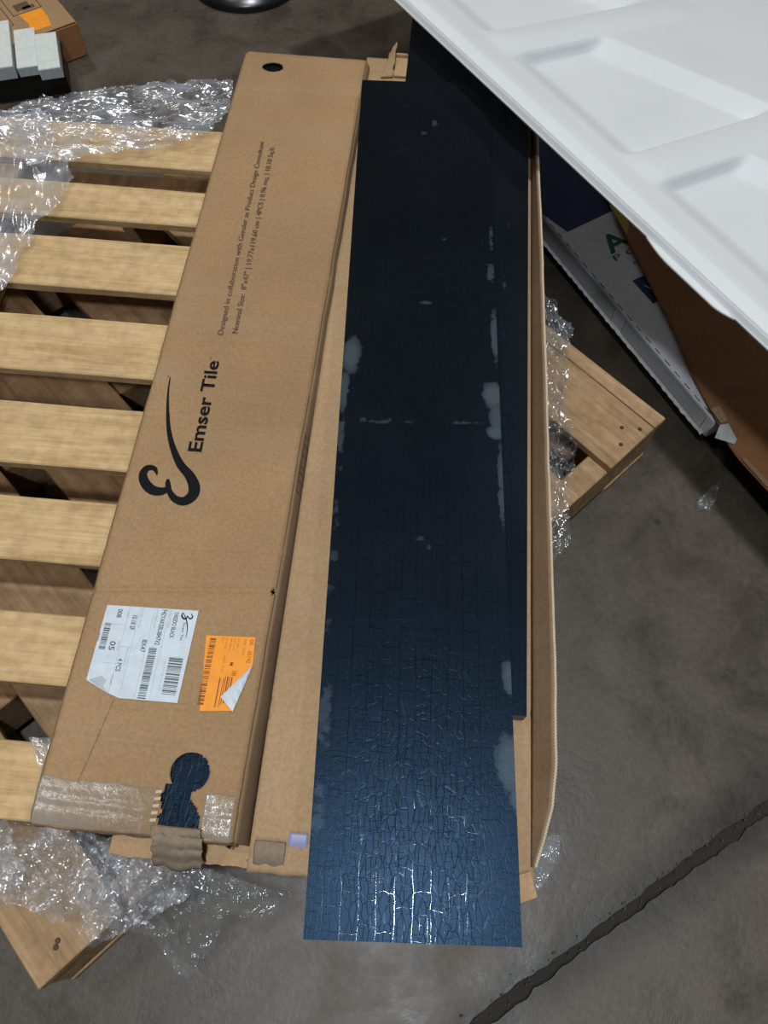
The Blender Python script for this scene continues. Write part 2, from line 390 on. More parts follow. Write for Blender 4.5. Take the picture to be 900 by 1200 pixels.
o = link('trim_1', grid_me(900, 9, jt), M['joint'], smooth=True); o['kind'] = 'structure'
# crumbs of concrete lying along the joint
bm = bmesh.new()
rr = random.Random(4)
for k in range(150):
    t = rr.uniform(-0.1, 0.75); d = 0.006 + rr.gauss(0, 0.006); p = J0 + JD * t + JN * d; s = rr.uniform(0.0006, 0.0022)
    mt = Matrix.Translation((p.x, p.y, s * 0.5)) @ Matrix.Rotation(rr.uniform(0, 6), 4, Vector((rr.random(), rr.random(), rr.random() + .1)).normalized()) @ Matrix.Diagonal((s, s * rr.uniform(.6, 1.5), s * .7, 1))
    bmesh.ops.create_icosphere(bm, subdivisions=1, radius=1, matrix=mt)
me = bpy.data.meshes.new('crumbs'); bm.to_mesh(me); bm.free()
o = link('concrete_crumbs', me, M['crumb']); o['kind'] = 'stuff'; tag(o, 'pale crumbs of concrete along the dark floor joint', 'crumbs')

# ------------------------------------------------------------------ lower pallet, turned 45 degrees, standing on the floor
lp = empty('wooden_pallet', (-0.293, -0.065, 0), R(44.6), 'weathered lower pallet turned diagonally, its corners sticking out on the floor', 'pallet')
LT = 0.12
for (a0, a1) in ((0.0, 0.110), (0.150, 0.300), (0.347, 0.500), (0.552, 0.700), (0.755, 0.888), (0.957, 1.058), (1.0605, 1.085)):
    me = box_me(a0, a1, 0.0, 0.93, LT - 0.017, LT, bev=0.0015, cuts=6, jitter=0.0009)
    o = link('deck_board', me, M['pine_old'], lp)
for b0 in (0.002, 0.30, 0.60, 0.890):
    bx('stringer', (0.0, 1.083, b0, b0 + 0.038, 0.017, LT - 0.0175), M['pine_old'], lp, bev=0.002)
for a0 in (0.0, 0.33, 0.66, 0.985):
    bx('bottom_board', (a0, a0 + 0.1, 0.0, 0.93, 0.0, 0.0165), M['pine_old'], lp, bev=0.0015)
for (a, b) in ((1.040, 0.014), (0.998, 0.016), (1.022, 0.034), (0.035, 0.022), (0.04, 0.026)):
    bm = bmesh.new(); bmesh.ops.create_cone(bm, cap_ends=True, segments=10, radius1=0.0032, radius2=0.0026, depth=0.001, matrix=Matrix.Translation((a, b, LT + 0.0008)))
    me = bpy.data.meshes.new('nail'); bm.to_mesh(me); bm.free(); link('nail', me, M['nail'], lp)

# ------------------------------------------------------------------ upper pallet with the pale slats
up = empty('wooden_pallet', (-0.4, 0.0, LT), R(-3.1), 'pale pine upper pallet with wide-spaced slats under the long cartons', 'pallet')
UT = 0.113
for i, (y0, y1) in enumerate(((0.100, 0.178), (0.241, 0.322), (0.386, 0.470), (0.516, 0.609), (0.660, 0.755), (0.809, 0.905), (0.945, 1.018), (1.066, 1.158))):
    me = box_me(-0.42, 0.60, y0, y1, UT - 0.015, UT, bev=0.0018, cuts=8, jitter=0.0008)
    link('slat', me, M['pine'], up)
for x0 in (-0.42, -0.245, 0.555):
    bx('stringer', (x0, x0 + 0.04, 0.095, 1.16, 0.0155, UT - 0.0155), M['pine_old'], up, bev=0.002)
for y0 in (0.10, 0.58, 1.07):
    bx('bottom_board', (-0.42, 0.60, y0, y0 + 0.085, 0.0005, 0.015), M['pine_old'], up, bev=0.0015)
ZT = LT + UT    # 0.233

# slip sheet under the cartons
SH = (-0.206, 0.048)
ss = empty('slip_sheet', (-0.2075, 0.066, ZT), R(-3.1), 'flat tan cardboard sheet sticking out under the near ends of the cartons', 'cardboard')
def slf(u, v):
    x = 0.0 + 0.20 * u; y = -0.002 + 0.05 * v + 0.0012 * fbm(u, v, 7); return (x, y, 0.0036)
solid(link('sheet', grid_me(60, 14, lambda u, v: (0.212 * u, (0.002 * fbm(u, 0, 14) * (1 - v)) + 1.0 * v, 0.0038)), M['kraft_tan'], ss), 0.0034)
merge('ruled_mark', [(0.14, 0.006, 0.147, 0.0075)], M['ink_soft'], ss, 0, 0.0044)
ZB = ZT + 0.004

# ------------------------------------------------------------------ left carton
BX = empty('tile_carton', (-0.2797, 0.0896, ZB), R(-3.6), 'long brown carton printed with a black swirl logo, round hand holes at both ends', 'carton')
HB = 0.043
BL = 1.212
def halfw(y):     # left and right edge of the top panel
    t = y / BL
    return (0.004 * t, 0.2035 + (0.2085 - 0.2035) * t)
holes = [(0.0567, 1.1675, 0.0175, 0.0125), (0.1492, 0.0628, 0.0200, 0.0195)]
def torn(x, y):   # the torn hole below the big round one
    if 0.010 < y < 0.050:
        l = 0.1262 + 0.004 * fbm(0, y, 60); r_ = 0.1665 - max(0, (y - 0.022)) * 0.55 + 0.004 * fbm(3, y, 70)
        return l < x < r_
    return False
creases = [(0.2450, 0.2650, 0.0026), (0.086, 0.088, 0.0018), (0.021, 0.013, 0.0016), (0.030, 0.026, 0.001), (0.60, 0.61, 0.0006), (0.478, 0.486, 0.0012), (1.105, 1.11, 0.0014), (0.3, 0.312, 0.0015)]
def topz(x, y):
    z = 0.0
    for c0, c1, d in creases:
        yc = c0 + (c1 - c0) * x / 0.21; z -= d * math.exp(-((y - yc) / 0.003) ** 2)
    z -= 0.0010 * (0.5 + 0.5 * fbm(x, y, 6))
    e = min(y, BL - y); z -= 0.006 * max(0, 1 - e / 0.02) ** 2
    if y < 0.1: z -= 0.0018 * (1 - y / 0.1) * (0.5 + 0.5 * fbm(x * .3, y, 70))
    xl, xr = halfw(y); ex = min(x - xl, xr - x); z -= 0.004 * max(0, 1 - ex / 0.007) ** 2
    return z
NX, NY = 96, 560
def top_fn(u, v):
    y = BL * v; xl, xr = halfw(y); xl += 0.0016 * fbm(1, y, 8); xr += 0.0016 * fbm(5, y, 8)
    x = xl + (xr - xl) * u
    yy = y + (0.004 * fbm(x, 7, 12) * (1 if y < 0.01 or y > BL - 0.01 else 0))
    # snap the rims of the hand holes to clean ellipses
    for hx, hy, ra, rb in holes:
        r_ = math.hypot((x - hx) / ra, (yy - hy) / rb)
        if 0.93 < r_ < 1.07: x = hx + (x - hx) / r_; yy = hy + (yy - hy) / r_
    return (x, yy, HB + topz(x, yy))
def top_keep(u, v):
    y = BL * v; xl, xr = halfw(y); x = xl + (xr - xl) * u
    for hx, hy, ra, rb in holes:
        if ((x - hx) / ra) ** 2 + ((y - hy) / rb) ** 2 < 1: return False
    if ((x - 0.2015) / 0.0024) ** 2 + ((y - 0.2625) / 0.004) ** 2 < 1: return False
    return not torn(x, y)
solid(link('top_panel', grid_me(NX, NY, top_fn, top_keep), M['kraft'], BX, True), 0.003)
# side walls, crushed and leaning a little outward
def wall_fn(side):
    def f(u, v):
        y = 0.002 + (BL - 0.004) * u; xl, xr = halfw(y)
        if side > 0:
            x0 = xr - 0.001 + 0.0016 * fbm(5, y, 8); out = 0.0105 - 0.004 * u + 0.0015 * fbm(y, 2, 5)
            return (x0 + out * (1 - v) + 0.002 * math.sin(v * 3.1) , y, 0.0006 + (HB - 0.0045 + topz(xr - .004, y)) * v)
        x0 = xl + 0.001 + 0.0016 * fbm(1, y, 8)
        return (x0 - 0.003 * (1 - v), y, 0.0006 + (HB - 0.0045 + topz(xl + .004, y)) * v)
    return f
solid(link('side_panel', grid_me(200, 6, wall_fn(1)), M['kraft_dark'], BX, True), 0.003, 0)  # right wall coloured darker than the carton's other panels
solid(link('side_panel', grid_me(200, 6, wall_fn(-1)), M['kraft'], BX, True), 0.003, 0)
bx('bottom_panel', (0.002, 0.207, 0.004, BL - 0.004, 0.0004, 0.0034), M['kraft'], BX)
bx('end_panel', (0.003, 0.2045, BL - 0.006, BL - 0.003, 0.0035, HB - 0.009), M['kraft'], BX)
solid(link('end_panel', grid_me(60, 6, lambda u, v: (0.001 + 0.203 * u, 0.0035 - 0.004 * math.sin(v * 3.14) + 0.002 * fbm(u, v, 9), 0.004 + (HB - 0.014) * v)), M['kraft'], BX, True), 0.003)
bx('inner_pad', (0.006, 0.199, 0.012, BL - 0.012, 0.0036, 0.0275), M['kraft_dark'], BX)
# printed matter, each a flat mark on the top panel
ZI = HB + 0.0006
text('Designed in collaboration with Gensler as Product Design Consultant', 0.3755, 0.0076, 0.0790, 0.6120, ZI, R(91.0), M['ink_soft'], BX)
text('Nominal Size:  8"x47" | 19.77x119.60 cm | 4PCS | 0.96 mq. | 10.18 Sq.ft.', 0.3620, 0.0076, 0.0975, 0.6165, ZI, R(91.2), M['ink_soft'], BX)
text('Emser Tile', 0.137, 0.0170, 0.0862, 0.4320, ZI, R(91.6), M['ink'], BX, bold=True)
text('TM', 0.004, 0.0022, 0.0715, 0.5705, ZI, R(91), M['ink_soft'], BX)
ribbon('logo', [(0.0248, 0.5372, 0.0006), (0.0272, 0.5150, 0.0011), (0.0325, 0.4880, 0.0018), (0.0400, 0.4600, 0.0026), (0.0500, 0.4360, 0.0036), (0.0640, 0.4130, 0.0048), (0.0790, 0.3980, 0.0058), (0.0875, 0.3840, 0.0068),
    (0.0880, 0.3720, 0.0066), (0.0800, 0.3635, 0.0058), (0.0690, 0.3650, 0.0045), (0.0600, 0.3740, 0.0034), (0.0555, 0.3850, 0.0030), (0.0545, 0.3905, 0.0016)], M['ink'], BX, ZI)
ribbon('logo', [(0.0592, 0.3790, 0.0030), (0.0500, 0.3735, 0.0052), (0.0385, 0.3745, 0.0060), (0.0282, 0.3830, 0.0058), (0.0232, 0.3945, 0.0048), (0.0265, 0.4030, 0.0040), (0.0345, 0.4035, 0.0030), (0.0385, 0.3985, 0.0018), (0.0400, 0.3950, 0.0006)], M['ink'], BX, ZI + 0.00003)
text('R', 0.0022, 0.0026, 0.0235, 0.5375, ZI, R(91), M['ink_soft'], BX)
# window-shaped print on the right wall
wl = []
def wall_mark(y0, y1, z0, z1):
    return [(y0, z0, y1, z1)]
marks = []
for (y0, z0, y1, z1) in [(0.395, 0.034, 0.475, 0.0352)] + [(y, 0.012, y + 0.0012, 0.034) for y in (0.395, 0.409, 0.421, 0.430, 0.446, 0.461, 0.473)]:
    vs = []
    for (yy, zz) in ((y0, z0), (y1, z0), (y1, z1), (y0, z1)):
        vv = (zz - 0.0006) / (HB - 0.005); p = wall_fn(1)(yy / BL, vv); vs.append((p[0] + 0.0022, p[1], p[2] + 0.0004))
    marks.append(vs)
me = bpy.data.meshes.new('m'); me.from_pydata([v for q in marks for v in q], [], [tuple(range(4 * i, 4 * i + 4)) for i in range(len(marks))]); link('printed_mark', me, M['ink_soft'], BX)
# dotted perforation line
merge('perforation_line', [(0.0395 + 0.0001 * i * -0.0 - 0.00018 * i * 0 + (0.0575 - 0.0405) * 0 + (0.0405 + 0.0 * i) * 0 + 0.0013 * math.sin(i * 0.7) * 0.3 + 0.0155 * (i / 44), 0.0420 + i * 0.0019, 0.0403 + 0.0155 * (i / 44), 0.0420 + i * 0.0019 + (0.0012 if i % 3 else 0.0019)) for i in range(45)], M['crease'], BX, 0, ZI)

# shipping label
lab = link('shipping_label', poly_me([(0.0226, 0.2279), (0.1241, 0.2312), (0.1222, 0.1293), (0.0600, 0.1284), (0.0420, 0.1345), (0.0215, 0.1440)], HB + 0.0001, HB + 0.0006), M['paper'], BX)
lab['label'] = 'white paper shipping label'
ZL = HB + 0.0008
A = R(-90)
link('lifted_corner', poly_me([(0.024, 0.1445), (0.037, 0.150), (0.0425, 0.146), (0.041, 0.1385), (0.052, 0.1305), (0.0385, 0.136)], HB + 0.0006, HB + 0.0009), M['paper_grey'], lab)
text('Emser Tile', 0.020, 0.0026, 0.1105, 0.216, ZL, A, M['ink'], lab)
ribbon('logo', [(0.1075, 0.2275, .0003), (0.1068, 0.2235, .0008), (0.1100, 0.2205, .0009), (0.1128, 0.2215, .0006), (0.1128, 0.2240, .0004), (0.1165, 0.2212, .0008), (0.1190, 0.2235, .0007), (0.1165, 0.2268, .0004)], M['ink'], lab, ZL)
ribbon('logo', [(0.1075, 0.2275, .0004), (0.1130, 0.2190, .0006), (0.1160, 0.2090, .0005), (0.1165, 0.1990, .0002)], M['ink'], lab, ZL)
text('YAKEDO BLACK', 0.0300, 0.0048, 0.0985, 0.2275, ZL, A, M['ink_grey'], lab, bold=True)
text('DESCRIPTION', 0.0180, 0.0022, 0.0935, 0.2275, ZL, A, M['ink_faint'], lab)
text('F42YAKEBL0847V2', 0.0400, 0.0052, 0.0845, 0.2285, ZL, A, M['ink_grey'], lab, bold=True)
text('NOMINAL SIZE', 0.0200, 0.0020, 0.0785, 0.2270, ZL, A, M['ink_faint'], lab)
text('8X47', 0.0140, 0.0052, 0.0705, 0.1930, ZL, A, M['ink_grey'], lab, bold=True)
text('10.18 SF', 0.0165, 0.0055, 0.0535, 0.2190, ZL, A, M['ink_grey'], lab, bold=True)
text('SQ FT PER CARTON', 0.0220, 0.0020, 0.0620, 0.2280, ZL, A, M['ink_faint'], lab)
text('LOT', 0.006, 0.0020, 0.0470, 0.2215, ZL, A, M['ink_faint'], lab)
text('008', 0.0098, 0.0055, 0.0360, 0.2245, ZL, A, M['ink_grey'], lab, bold=True)
text('05', 0.0100, 0.0062, 0.0365, 0.1880, ZL, A, M['ink_grey'], lab, bold=True)
text('SHADE', 0.0100, 0.0020, 0.0450, 0.1890, ZL, A, M['ink_faint'], lab)
text('4 PCS', 0.0140, 0.0052, 0.0495, 0.1700, ZL, A, M['ink_grey'], lab, bold=True)
text('PIECES PER CARTON', 0.0200, 0.0018, 0.0560, 0.1830, ZL, A, M['ink_faint'], lab)
text('CALIBER', 0.0110, 0.0020, 0.0470, 0.1520, ZL, A, M['ink_faint'], lab)
text('0033847', 0.0100, 0.0020, 0.0215, 0.1960, ZL, A, M['ink_grey'], lab)
text('* 8 7 2 7 3 8 4 6 8 2 0 *', 0.0340, 0.0018, 0.0990, 0.1740, ZL, A, M['ink_faint'], lab)
barcode(0.1035, 0.1185, 0.1370, 0.1770, M['ink_grey'], lab, ZL, n=26, seed=3)
barcode(0.0795, 0.0880, 0.1300, 0.1850, M['ink_grey'], lab, ZL, n=34, seed=5)
barcode(0.0255, 0.0325, 0.1780, 0.2080, M['ink_grey'], lab, ZL, n=20, seed=8)
lines = [(0.0920, 0.131, 0.0923, 0.2290), (0.0760, 0.131, 0.0763, 0.2290), (0.0600, 0.131, 0.0603, 0.2290), (0.0480, 0.131, 0.0483, 0.2285), (0.033, 0.2070, 0.0480, 0.2073), (0.0480, 0.1830, 0.0600, 0.1833), (0.0320, 0.1640, 0.0480, 0.1643)]
merge('ruled_lines', lines, M['ink_faint'], lab, 0, ZL)
# orange label, its lower corner folded over
org = link('price_label', poly_me([(0.1378, 0.2045), (0.1912, 0.2075), (0.1935, 0.1770), (0.1700, 0.1420), (0.1815, 0.1270), (0.1470, 0.1235)], HB + 0.0001, HB + 0.0006), M['orange'], BX)
org['label'] = 'orange paper sticker with a folded corner'
barcode(0.1430, 0.1495, 0.1300, 0.2020, M['ink_brown'], org, ZL, n=38, seed=11)
text('05', 0.0060, 0.0042, 0.1862, 0.2045, ZL, A, M['ink_brown'], org)
text('05192', 0.0130, 0.0044, 0.1860, 0.1915, ZL, A, M['ink_brown'], org)
text('DESC: 00425', 0.0180, 0.0026, 0.1800, 0.2045, ZL, A, M['ink_brown2'], org)
text('M', 0.0036, 0.0042, 0.1690, 0.1775, ZL, A, M['ink_brown'], org, bold=True)
text('10', 0.0044, 0.0048, 0.1730, 0.1680, ZL, A, M['ink_brown'], org, bold=True)
for x_, t_, l_ in ((0.1730, 'A 100', .010), (0.1690, 'LOT 11 4', .012), (0.1650, 'ITEM CODE 44', .013), (0.1600, 'SHIP TO DOCK', .012), (0.1560, 'PCS 4', .006)):
    text(t_, l_, 0.0020, x_, 0.2040, ZL, A, M['ink_brown2'], org)
text('4 BOX  10.18', 0.018, 0.0024, 0.1610, 0.1850, ZL, A, M['ink_brown2'], org)
merge('ruled_lines', [(0.1610, 0.1290, 0.1622, 0.1600), (0.1650, 0.1290, 0.1656, 0.1600)] + [(0.1668 + 0.0022 * k, 0.1320 + .002 * k, 0.1676 + 0.0022 * k + 0.0006 * (k % 2), 0.1620) for k in range(4)], M['ink_brown'], org, 0, ZL)
def fold(u, v):   # torn white underside folded back along the cut
    p = Vector((0.1945, 0.1775)).lerp(Vector((0.1660, 0.1400)), v); q = Vector((0.1945, 0.1775)).lerp(Vector((0.1812, 0.1258)), v)
    r_ = p.lerp(q, u); return (r_.x, r_.y, HB + 0.0012 + 0.0018 * math.sin(u * 3.14) + 0.0009 * abs(math.sin(v * 16)))
link('folded_corner', grid_me(10, 60, fold), M['paper'], org, True)['label'] = 'white underside of the folded corner'
# tape on the near end, torn bits around the hole
solid(link('packing_tape', grid_me(70, 16, lambda u, v: (0.002 + 0.198 * u, 0.001 + 0.044 * v * (1 + .05 * fbm(u, 0, 9)), HB + 0.0008 + topz(0.02 + 0.16 * u, 0.001 + 0.044 * v)), lambda u, v: not (0.60 < u < 0.84 and v > 0.1)), M['tape'], BX, True), 0.0002)
for k in range(5):
    y = 0.013 + 0.0066 * k
    solid(link('torn_paper', grid_me(5, 3, lambda u, v: (0.1195 + 0.0065 * u, y + 0.0030 * v + 0.0008 * u, HB + 0.0005 + 0.0014 * u)), M['edge_light'], BX), 0.0004)
# the torn-out flap hangs curled over the near end
def tf(u, v):
    x = 0.122 + 0.050 * u + 0.003 * math.sin(v * 2.4); a = v * 1.9
    return (x + 0.003 * fbm(u, v, 4), 0.0095 - 0.033 * v + 0.002 * math.sin(u * 9) * v, HB - 0.001 - 0.028 * v ** 1.4 + 0.006 * math.sin(v * 3.14) + 0.0018 * math.sin(v * 22) * u + 0.001 * fbm(u, v, 8))
solid(link('torn_flap', grid_me(30, 30, tf), M['kraft_grey'], BX, True), 0.0025)['label'] = 'greyish torn flap curling over the near end'
link('notch', poly_me([(0.197, -0.0015), (0.204, 0.0005), (0.2015, -0.004)], HB - 0.002, HB - 0.0015), M['ink'], BX)

# ------------------------------------------------------------------ tiles
def tile(name, x, y, z, rot, label, residues=(), L_=1.196, W_=0.1977, T_=0.009, nx=66, ny=398):
    o = empty(name, (x, y, z), rot, label, 'tile')
    me = grid_me(nx, ny, lambda u, v: (W_ * u, L_ * v, T_))
    at = me.attributes.new('residue', 'FLOAT', 'POINT')
    co = np.empty(len(me.vertices) * 3, dtype=np.float32); me.vertices.foreach_get('co', co); co = co.reshape(-1, 3)
    val = np.zeros(len(co), dtype=np.float32)
    for (cx, cy, rx, ry, s) in residues:
        r_ = np.sqrt(((co[:, 0] - cx) / rx) ** 2 + ((co[:, 1] - cy) / ry) ** 2)
        val = np.maximum(val, s * np.clip(1.5 - r_, 0, 1))
    at.data.foreach_set('value', val)
    link('glazed_face', me, M['tile'], o)
    b = link('tile_body', box_me(0.0004, W_ - 0.0004, 0.0004, L_ - 0.0004, 0, T_ - 0.0002), M['tile_side'], o)
    return o
# second tile, half covered, and the one on top
ZM = ZB + 0.025
t2 = tile('floor_tile', 0.2137 - 0.1974, 0.2077 + 0.0105, ZM + 0.0202, R(-3.03), 'black tile mostly hidden beneath the top tile, sticking out at its far right',
     [(0.165, 0.60, 0.004, 0.05, .45), (0.17, 0.70, 0.003, 0.03, .4), (0.165, 0.5, 0.005, 0.02, .45)])
res = [(0.010, 0.655, 0.012, 0.030, .9), (0.004, 0.60, 0.007, 0.035, .75), (0.003, 0.545, 0.006, 0.05, .6), (0.006, 0.50, 0.004, 0.03, .4), (0.004, 0.36, 0.008, 0.16, .42), (0.006, 0.20, 0.010, 0.05, .5), (0.005, 0.11, 0.010, 0.04, .5),
       (0.190, 0.600, 0.014, 0.020, 1.0), (0.193, 0.565, 0.009, 0.030, .8), (0.191, 0.545, 0.011, 0.010, 1.0), (0.195, 0.69, 0.007, 0.05, .75), (0.196, 0.47, 0.006, 0.06, .7), (0.193, 0.80, 0.007, 0.020, .6), (0.196, 0.86, 0.005, 0.05, .5),
       (0.196, 0.245, 0.008, 0.022, .95), (0.194, 0.158, 0.016, 0.030, 1.0), (0.1985, 0.13, 0.008, 0.02, .9),
       (0.105, 0.745, 0.010, 0.004, .55), (0.115, 0.728, 0.008, 0.004, .55), (0.05, 0.557, 0.045, 0.006, .50), (0.150, 0.557, 0.030, 0.004, .45), (0.11, 0.39, 0.008, 0.006, .5), (0.10, 0.40, 0.008, 0.004, .5),
       (0.10, 1.075, 0.012, 0.006, .5), (0.115, 1.10, 0.006, 0.010, .5), (0.155, 1.075, 0.006, 0.006, .5), (0.13, 0.86, 0.005, 0.004, .5), (0.11, 0.51, 0.01, 0.004, .5)]
t1 = tile('floor_tile', 0, 0, ZM + 0.0294, 0, 'long black crackle-glazed tile lying on top, whole and in full view', res, nx=100, ny=600)
# tile seen through the hand holes of the carton
t3 = tile('floor_tile', -0.2797 + 0.008 * math.cos(R(3.6)), 0.0896 + 0.008, ZB + 0.028, R(-3.6), 'black tile inside the printed carton, seen through its hand holes', nx=40, ny=200, L_=1.19, W_=0.188)

# ------------------------------------------------------------------ opened carton under the tiles
OC = empty('opened_carton', (-0.0655, 0.052, ZB), R(-3.0), 'opened light brown carton lying flat under the black tiles, its right wall flared', 'carton')
OW, OL = 0.286, 1.262
def oz(x, y):
    z = 0
    for yc, d in ((0.170, 0.0028), (0.150, 0.002), (0.44, 0.0007), (0.285, 0.0006)):
        z -= d * math.exp(-((y - yc - 0.03 * x) / 0.003) ** 2)
    return z - 0.0008 * (0.5 + 0.5 * fbm(x, y, 7, 4)) - 0.004 * max(0, 1 - y / 0.03) ** 2 * (1.0 if x < 0.1 else 0.5)
solid(link('base_panel', grid_me(60, 260, lambda u, v: (0.002 + (OW - 0.004) * u, 0.002 + 0.004 * fbm(u, 3, 7) * (1 - v) ** 8 + (OL - 0.002) * v, 0.025 + oz(OW * u, OL * v))), M['kraft_light'], OC, True), 0.003)
bx('bottom_panel', (0.004, OW - 0.004, 0.006, OL - 0.006, 0.0004, 0.0214), M['kraft_light'], OC)
bx('inner_pad', (0.082, 0.272, 0.172, 1.262, 0.0254, 0.0450), M['kraft_dark'], OC)
# flared right wall
def rw(u, v):
    y = 0.030 + (OL - 0.09) * u
    fl = float(np.interp(y, (0.03, 0.05, 0.085, 0.13, 0.20, 0.5, 0.8, 1.0, 1.3), (0.001, 0.006, 0.014, 0.017, 0.018, 0.0125, 0.008, 0.003, 0.001))) * (1 + 0.06 * fbm(u, 0, 12))
    up_ = float(np.interp(y, (0.03, 0.06, 0.12), (0.004, 0.016, 0.029)))
    return (OW - 0.003 + fl * v, y, 0.0255 + up_ * v - 0.003 * v * fbm(u, 1, 9))
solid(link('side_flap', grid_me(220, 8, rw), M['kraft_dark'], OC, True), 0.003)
# corrugated cut edge of the flap
vs, fs = [], []
nz = 760
for i in range(nz + 1):
    u = i / nz; p = Vector(rw(u, 1.0)); zz = 0.0006 * (1 if i % 2 else -1)
    vs += [(p.x - 0.0012 + zz * 0.6, p.y, p.z + 0.0010), (p.x + 0.0014 + zz * 0.6, p.y, p.z + 0.0002)]
    if i: k = 2 * i; fs.append((k - 2, k - 1, k + 1, k))
me = bpy.data.meshes.new('flutes'); me.from_pydata(vs, [], fs); o = link('corrugated_edge', me, M['edge_light'], OC); o['label'] = 'pale corrugated cut edge'
# small folded pieces at the near ends
solid(link('corner_flap', poly_me([(0.266, -0.004), (0.286, 0.004), (0.279, 0.026), (0.262, 0.020)], 0.026, 0.029), M['kraft_tan'], OC), 0.0005)
def cf(u, v):
    return (0.008 + 0.030 * u, 0.031 - 0.026 * v, 0.027 - 0.016 * v ** 1.5 + 0.005 * math.sin(v * 3.1) + 0.001 * math.sin(u * 12))
solid(link('torn_flap', grid_me(14, 14, cf), M['kraft_grey'], OC, True), 0.0025)
solid(link('tape_tab', grid_me(6, 6, lambda u, v: (0.040 + 0.019 * u, 0.026 + 0.015 * v, 0.0285 - 0.006 * (1 - v) ** 2)), M['violet'], OC, True), 0.0006)['label'] = 'pale blue tape tab'
# far end: upright torn flap and the tan end wall
solid(link('end_flap', grid_me(10, 16, lambda u, v: (0.030 + 0.020 * u + 0.012 * v * (1 - u) + 0.002 * fbm(u, v, 5), OL - 0.055 + 0.055 * v + 0.003 * u, 0.029 + 0.022 * v * (0.4 + u * 0.6))), M['kraft_light'], OC, True), 0.003)
bx('end_panel', (0.052, 0.150, OL - 0.050, OL, 0.0262, 0.030), M['kraft_tan'], OC, bev=0.0006)
bx('end_panel', (0.052, 0.150, OL - 0.004, OL, 0.0305, 0.036), M['kraft_tan'], OC, bev=0.0006)

# ------------------------------------------------------------------ white embossed plastic lid, held above everything at the right
LO = Vector((0.0640, 1.3076, 0.360)); LS = Vector((0.5702, -0.8215, 0.0)); LTv = Vector((0.809, 0.5616, -0.1736)); LNv = LTv.cross(LS) if False else LS.cross(LTv)
LM = Matrix(((LS.x, LTv.x, LNv.x, LO.x), (LS.y, LTv.y, LNv.y, LO.y), (LS.z, LTv.z, LNv.z, LO.z), (0, 0, 0, 1)))
def sst(a, b, x): t = min(1, max(0, (x - a) / (b - a))); return t * t * (3 - 2 * t)
def lid_h(s, t):
    s /= LK; t /= LK
    h = -0.008 * (1 - sst(0, 0.004, t)) - 0.0075 * sst(0.004, 0.0065, t) * (1 - min(1, max(0, (t - 0.0065) / 0.0125)))
    h -= 0.002 * sst(0.022, 0.050, t)
    k = (s - 0.1165 + 0.2137 * 4) % 0.2137      # position inside a panel (0..0.17) or on a rib
    tm = 0.165 + 0.60 * k; r_ = 0.018
    wl = sst(-0.003, 0.006, k) * (1 - sst(0.160, 0.172, k)); near = t - 0.046
    if k > 0.170 - r_ and near < r_: wl *= sst(-0.003, 0.005, r_ - math.hypot(k - (0.170 - r_), near - r_))
    h -= 0.0125 * wl * sst(0.046, 0.088, t) * (1 - sst(tm - 0.012, tm + 0.022, t))
    if k > 0.170: h += 0.0028 * math.sin((k - 0.170) / 0.0437 * 3.14) * sst(0.044, 0.07, t) * (1 - sst(0.30, 0.36, t))
    return h * LK
LK = 1.546
def lidp(u, v): s_, t_ = -0.40 + 1.50 * u, 0.95 * v ** 1.25; return (s_, t_, lid_h(s_, t_))
lid = link('plastic_lid', grid_me(560, 350, lidp), M['lid'], smooth=True)
lid.matrix_world = LM; solid(lid, 0.004, -1.0)
tag(lid, 'large white embossed plastic lid leaning in from the upper right', 'lid')
tab = link('rim_tab', grid_me(30, 8, lambda u, v: (0.58 + 0.165 * u, -0.010 * math.sin(min(1, u * 3, (1 - u) * 5) * 1.57) + 0.016 * v, -0.013 + 0.001 * math.sin(v * 3))), M['lid'], None, True)
tab.parent = lid; solid(tab, 0.003)

# ------------------------------------------------------------------ white printed carton lying low under the lid
WP = Vector((0.3246, 1.1683, 0.0)); wd = Vector((0.4946, -0.8691)); wang = math.atan2(wd.y, wd.x)
WB = empty('printed_carton', (WP.x, WP.y, 0.028), wang, 'flat white and navy printed carton on the floor under the lid, green lettering on top', 'carton')
LW = 0.512; WT = 0.044     # local x runs along the visible edge, local y away to the right
bx('carton_body', (-0.16, LW, 0.0, 0.50, 0.0, WT), M['white_card'], WB, bev=0.002)
link('navy_print', poly_me([(-0.159, 0.002), (-0.004, 0.002), (0.0627, 0.0201), (0.0552, 0.1331), (0.05, 0.28), (-0.159, 0.28)], WT + 0.0001, WT + 0.0005), M['navy'], WB)
def wtext(body, l, h, x, y, ang, m): return text(body, l, h, x, y, WT + 0.0008, ang, m, WB, bold=(m is M['green']))
wtext('ALL', 0.120, 0.0410, 0.1430, 0.0590, R(95), M['green'])
wtext('P O R', 0.085, 0.0130, 0.1605, 0.0580, R(92), M['ink_grey'])
wtext('M A', 0.034, 0.0070, 0.1830, 0.0820, R(92), M['ink_grey'])
link('navy_print', poly_me([(0.2109, 0.0569), (0.2101, 0.100), (0.2642, 0.100), (0.2701, 0.0580)], WT + 0.0001, WT + 0.0005), M['navy'], WB)
wtext('V', 0.016, 0.024, 0.252, 0.0690, R(92), M['white_card'])
wtext('A L', 0.034, 0.008, 0.294, 0.0600, R(92), M['ink_grey'])
def sidebars(name, boxes, m):
    vs, fs = [], []
    for x0, z0, x1, z1 in boxes:
        k = len(vs); vs += [(x0, -0.0006, z0), (x1, -0.0006, z0), (x1, -0.0006, z1), (x0, -0.0006, z1)]; fs.append((k, k + 1, k + 2, k + 3))
    me = bpy.data.meshes.new(name); me.from_pydata(vs, [], fs); return link(name, me, m, WB)
rs_ = random.Random(9); fine = []
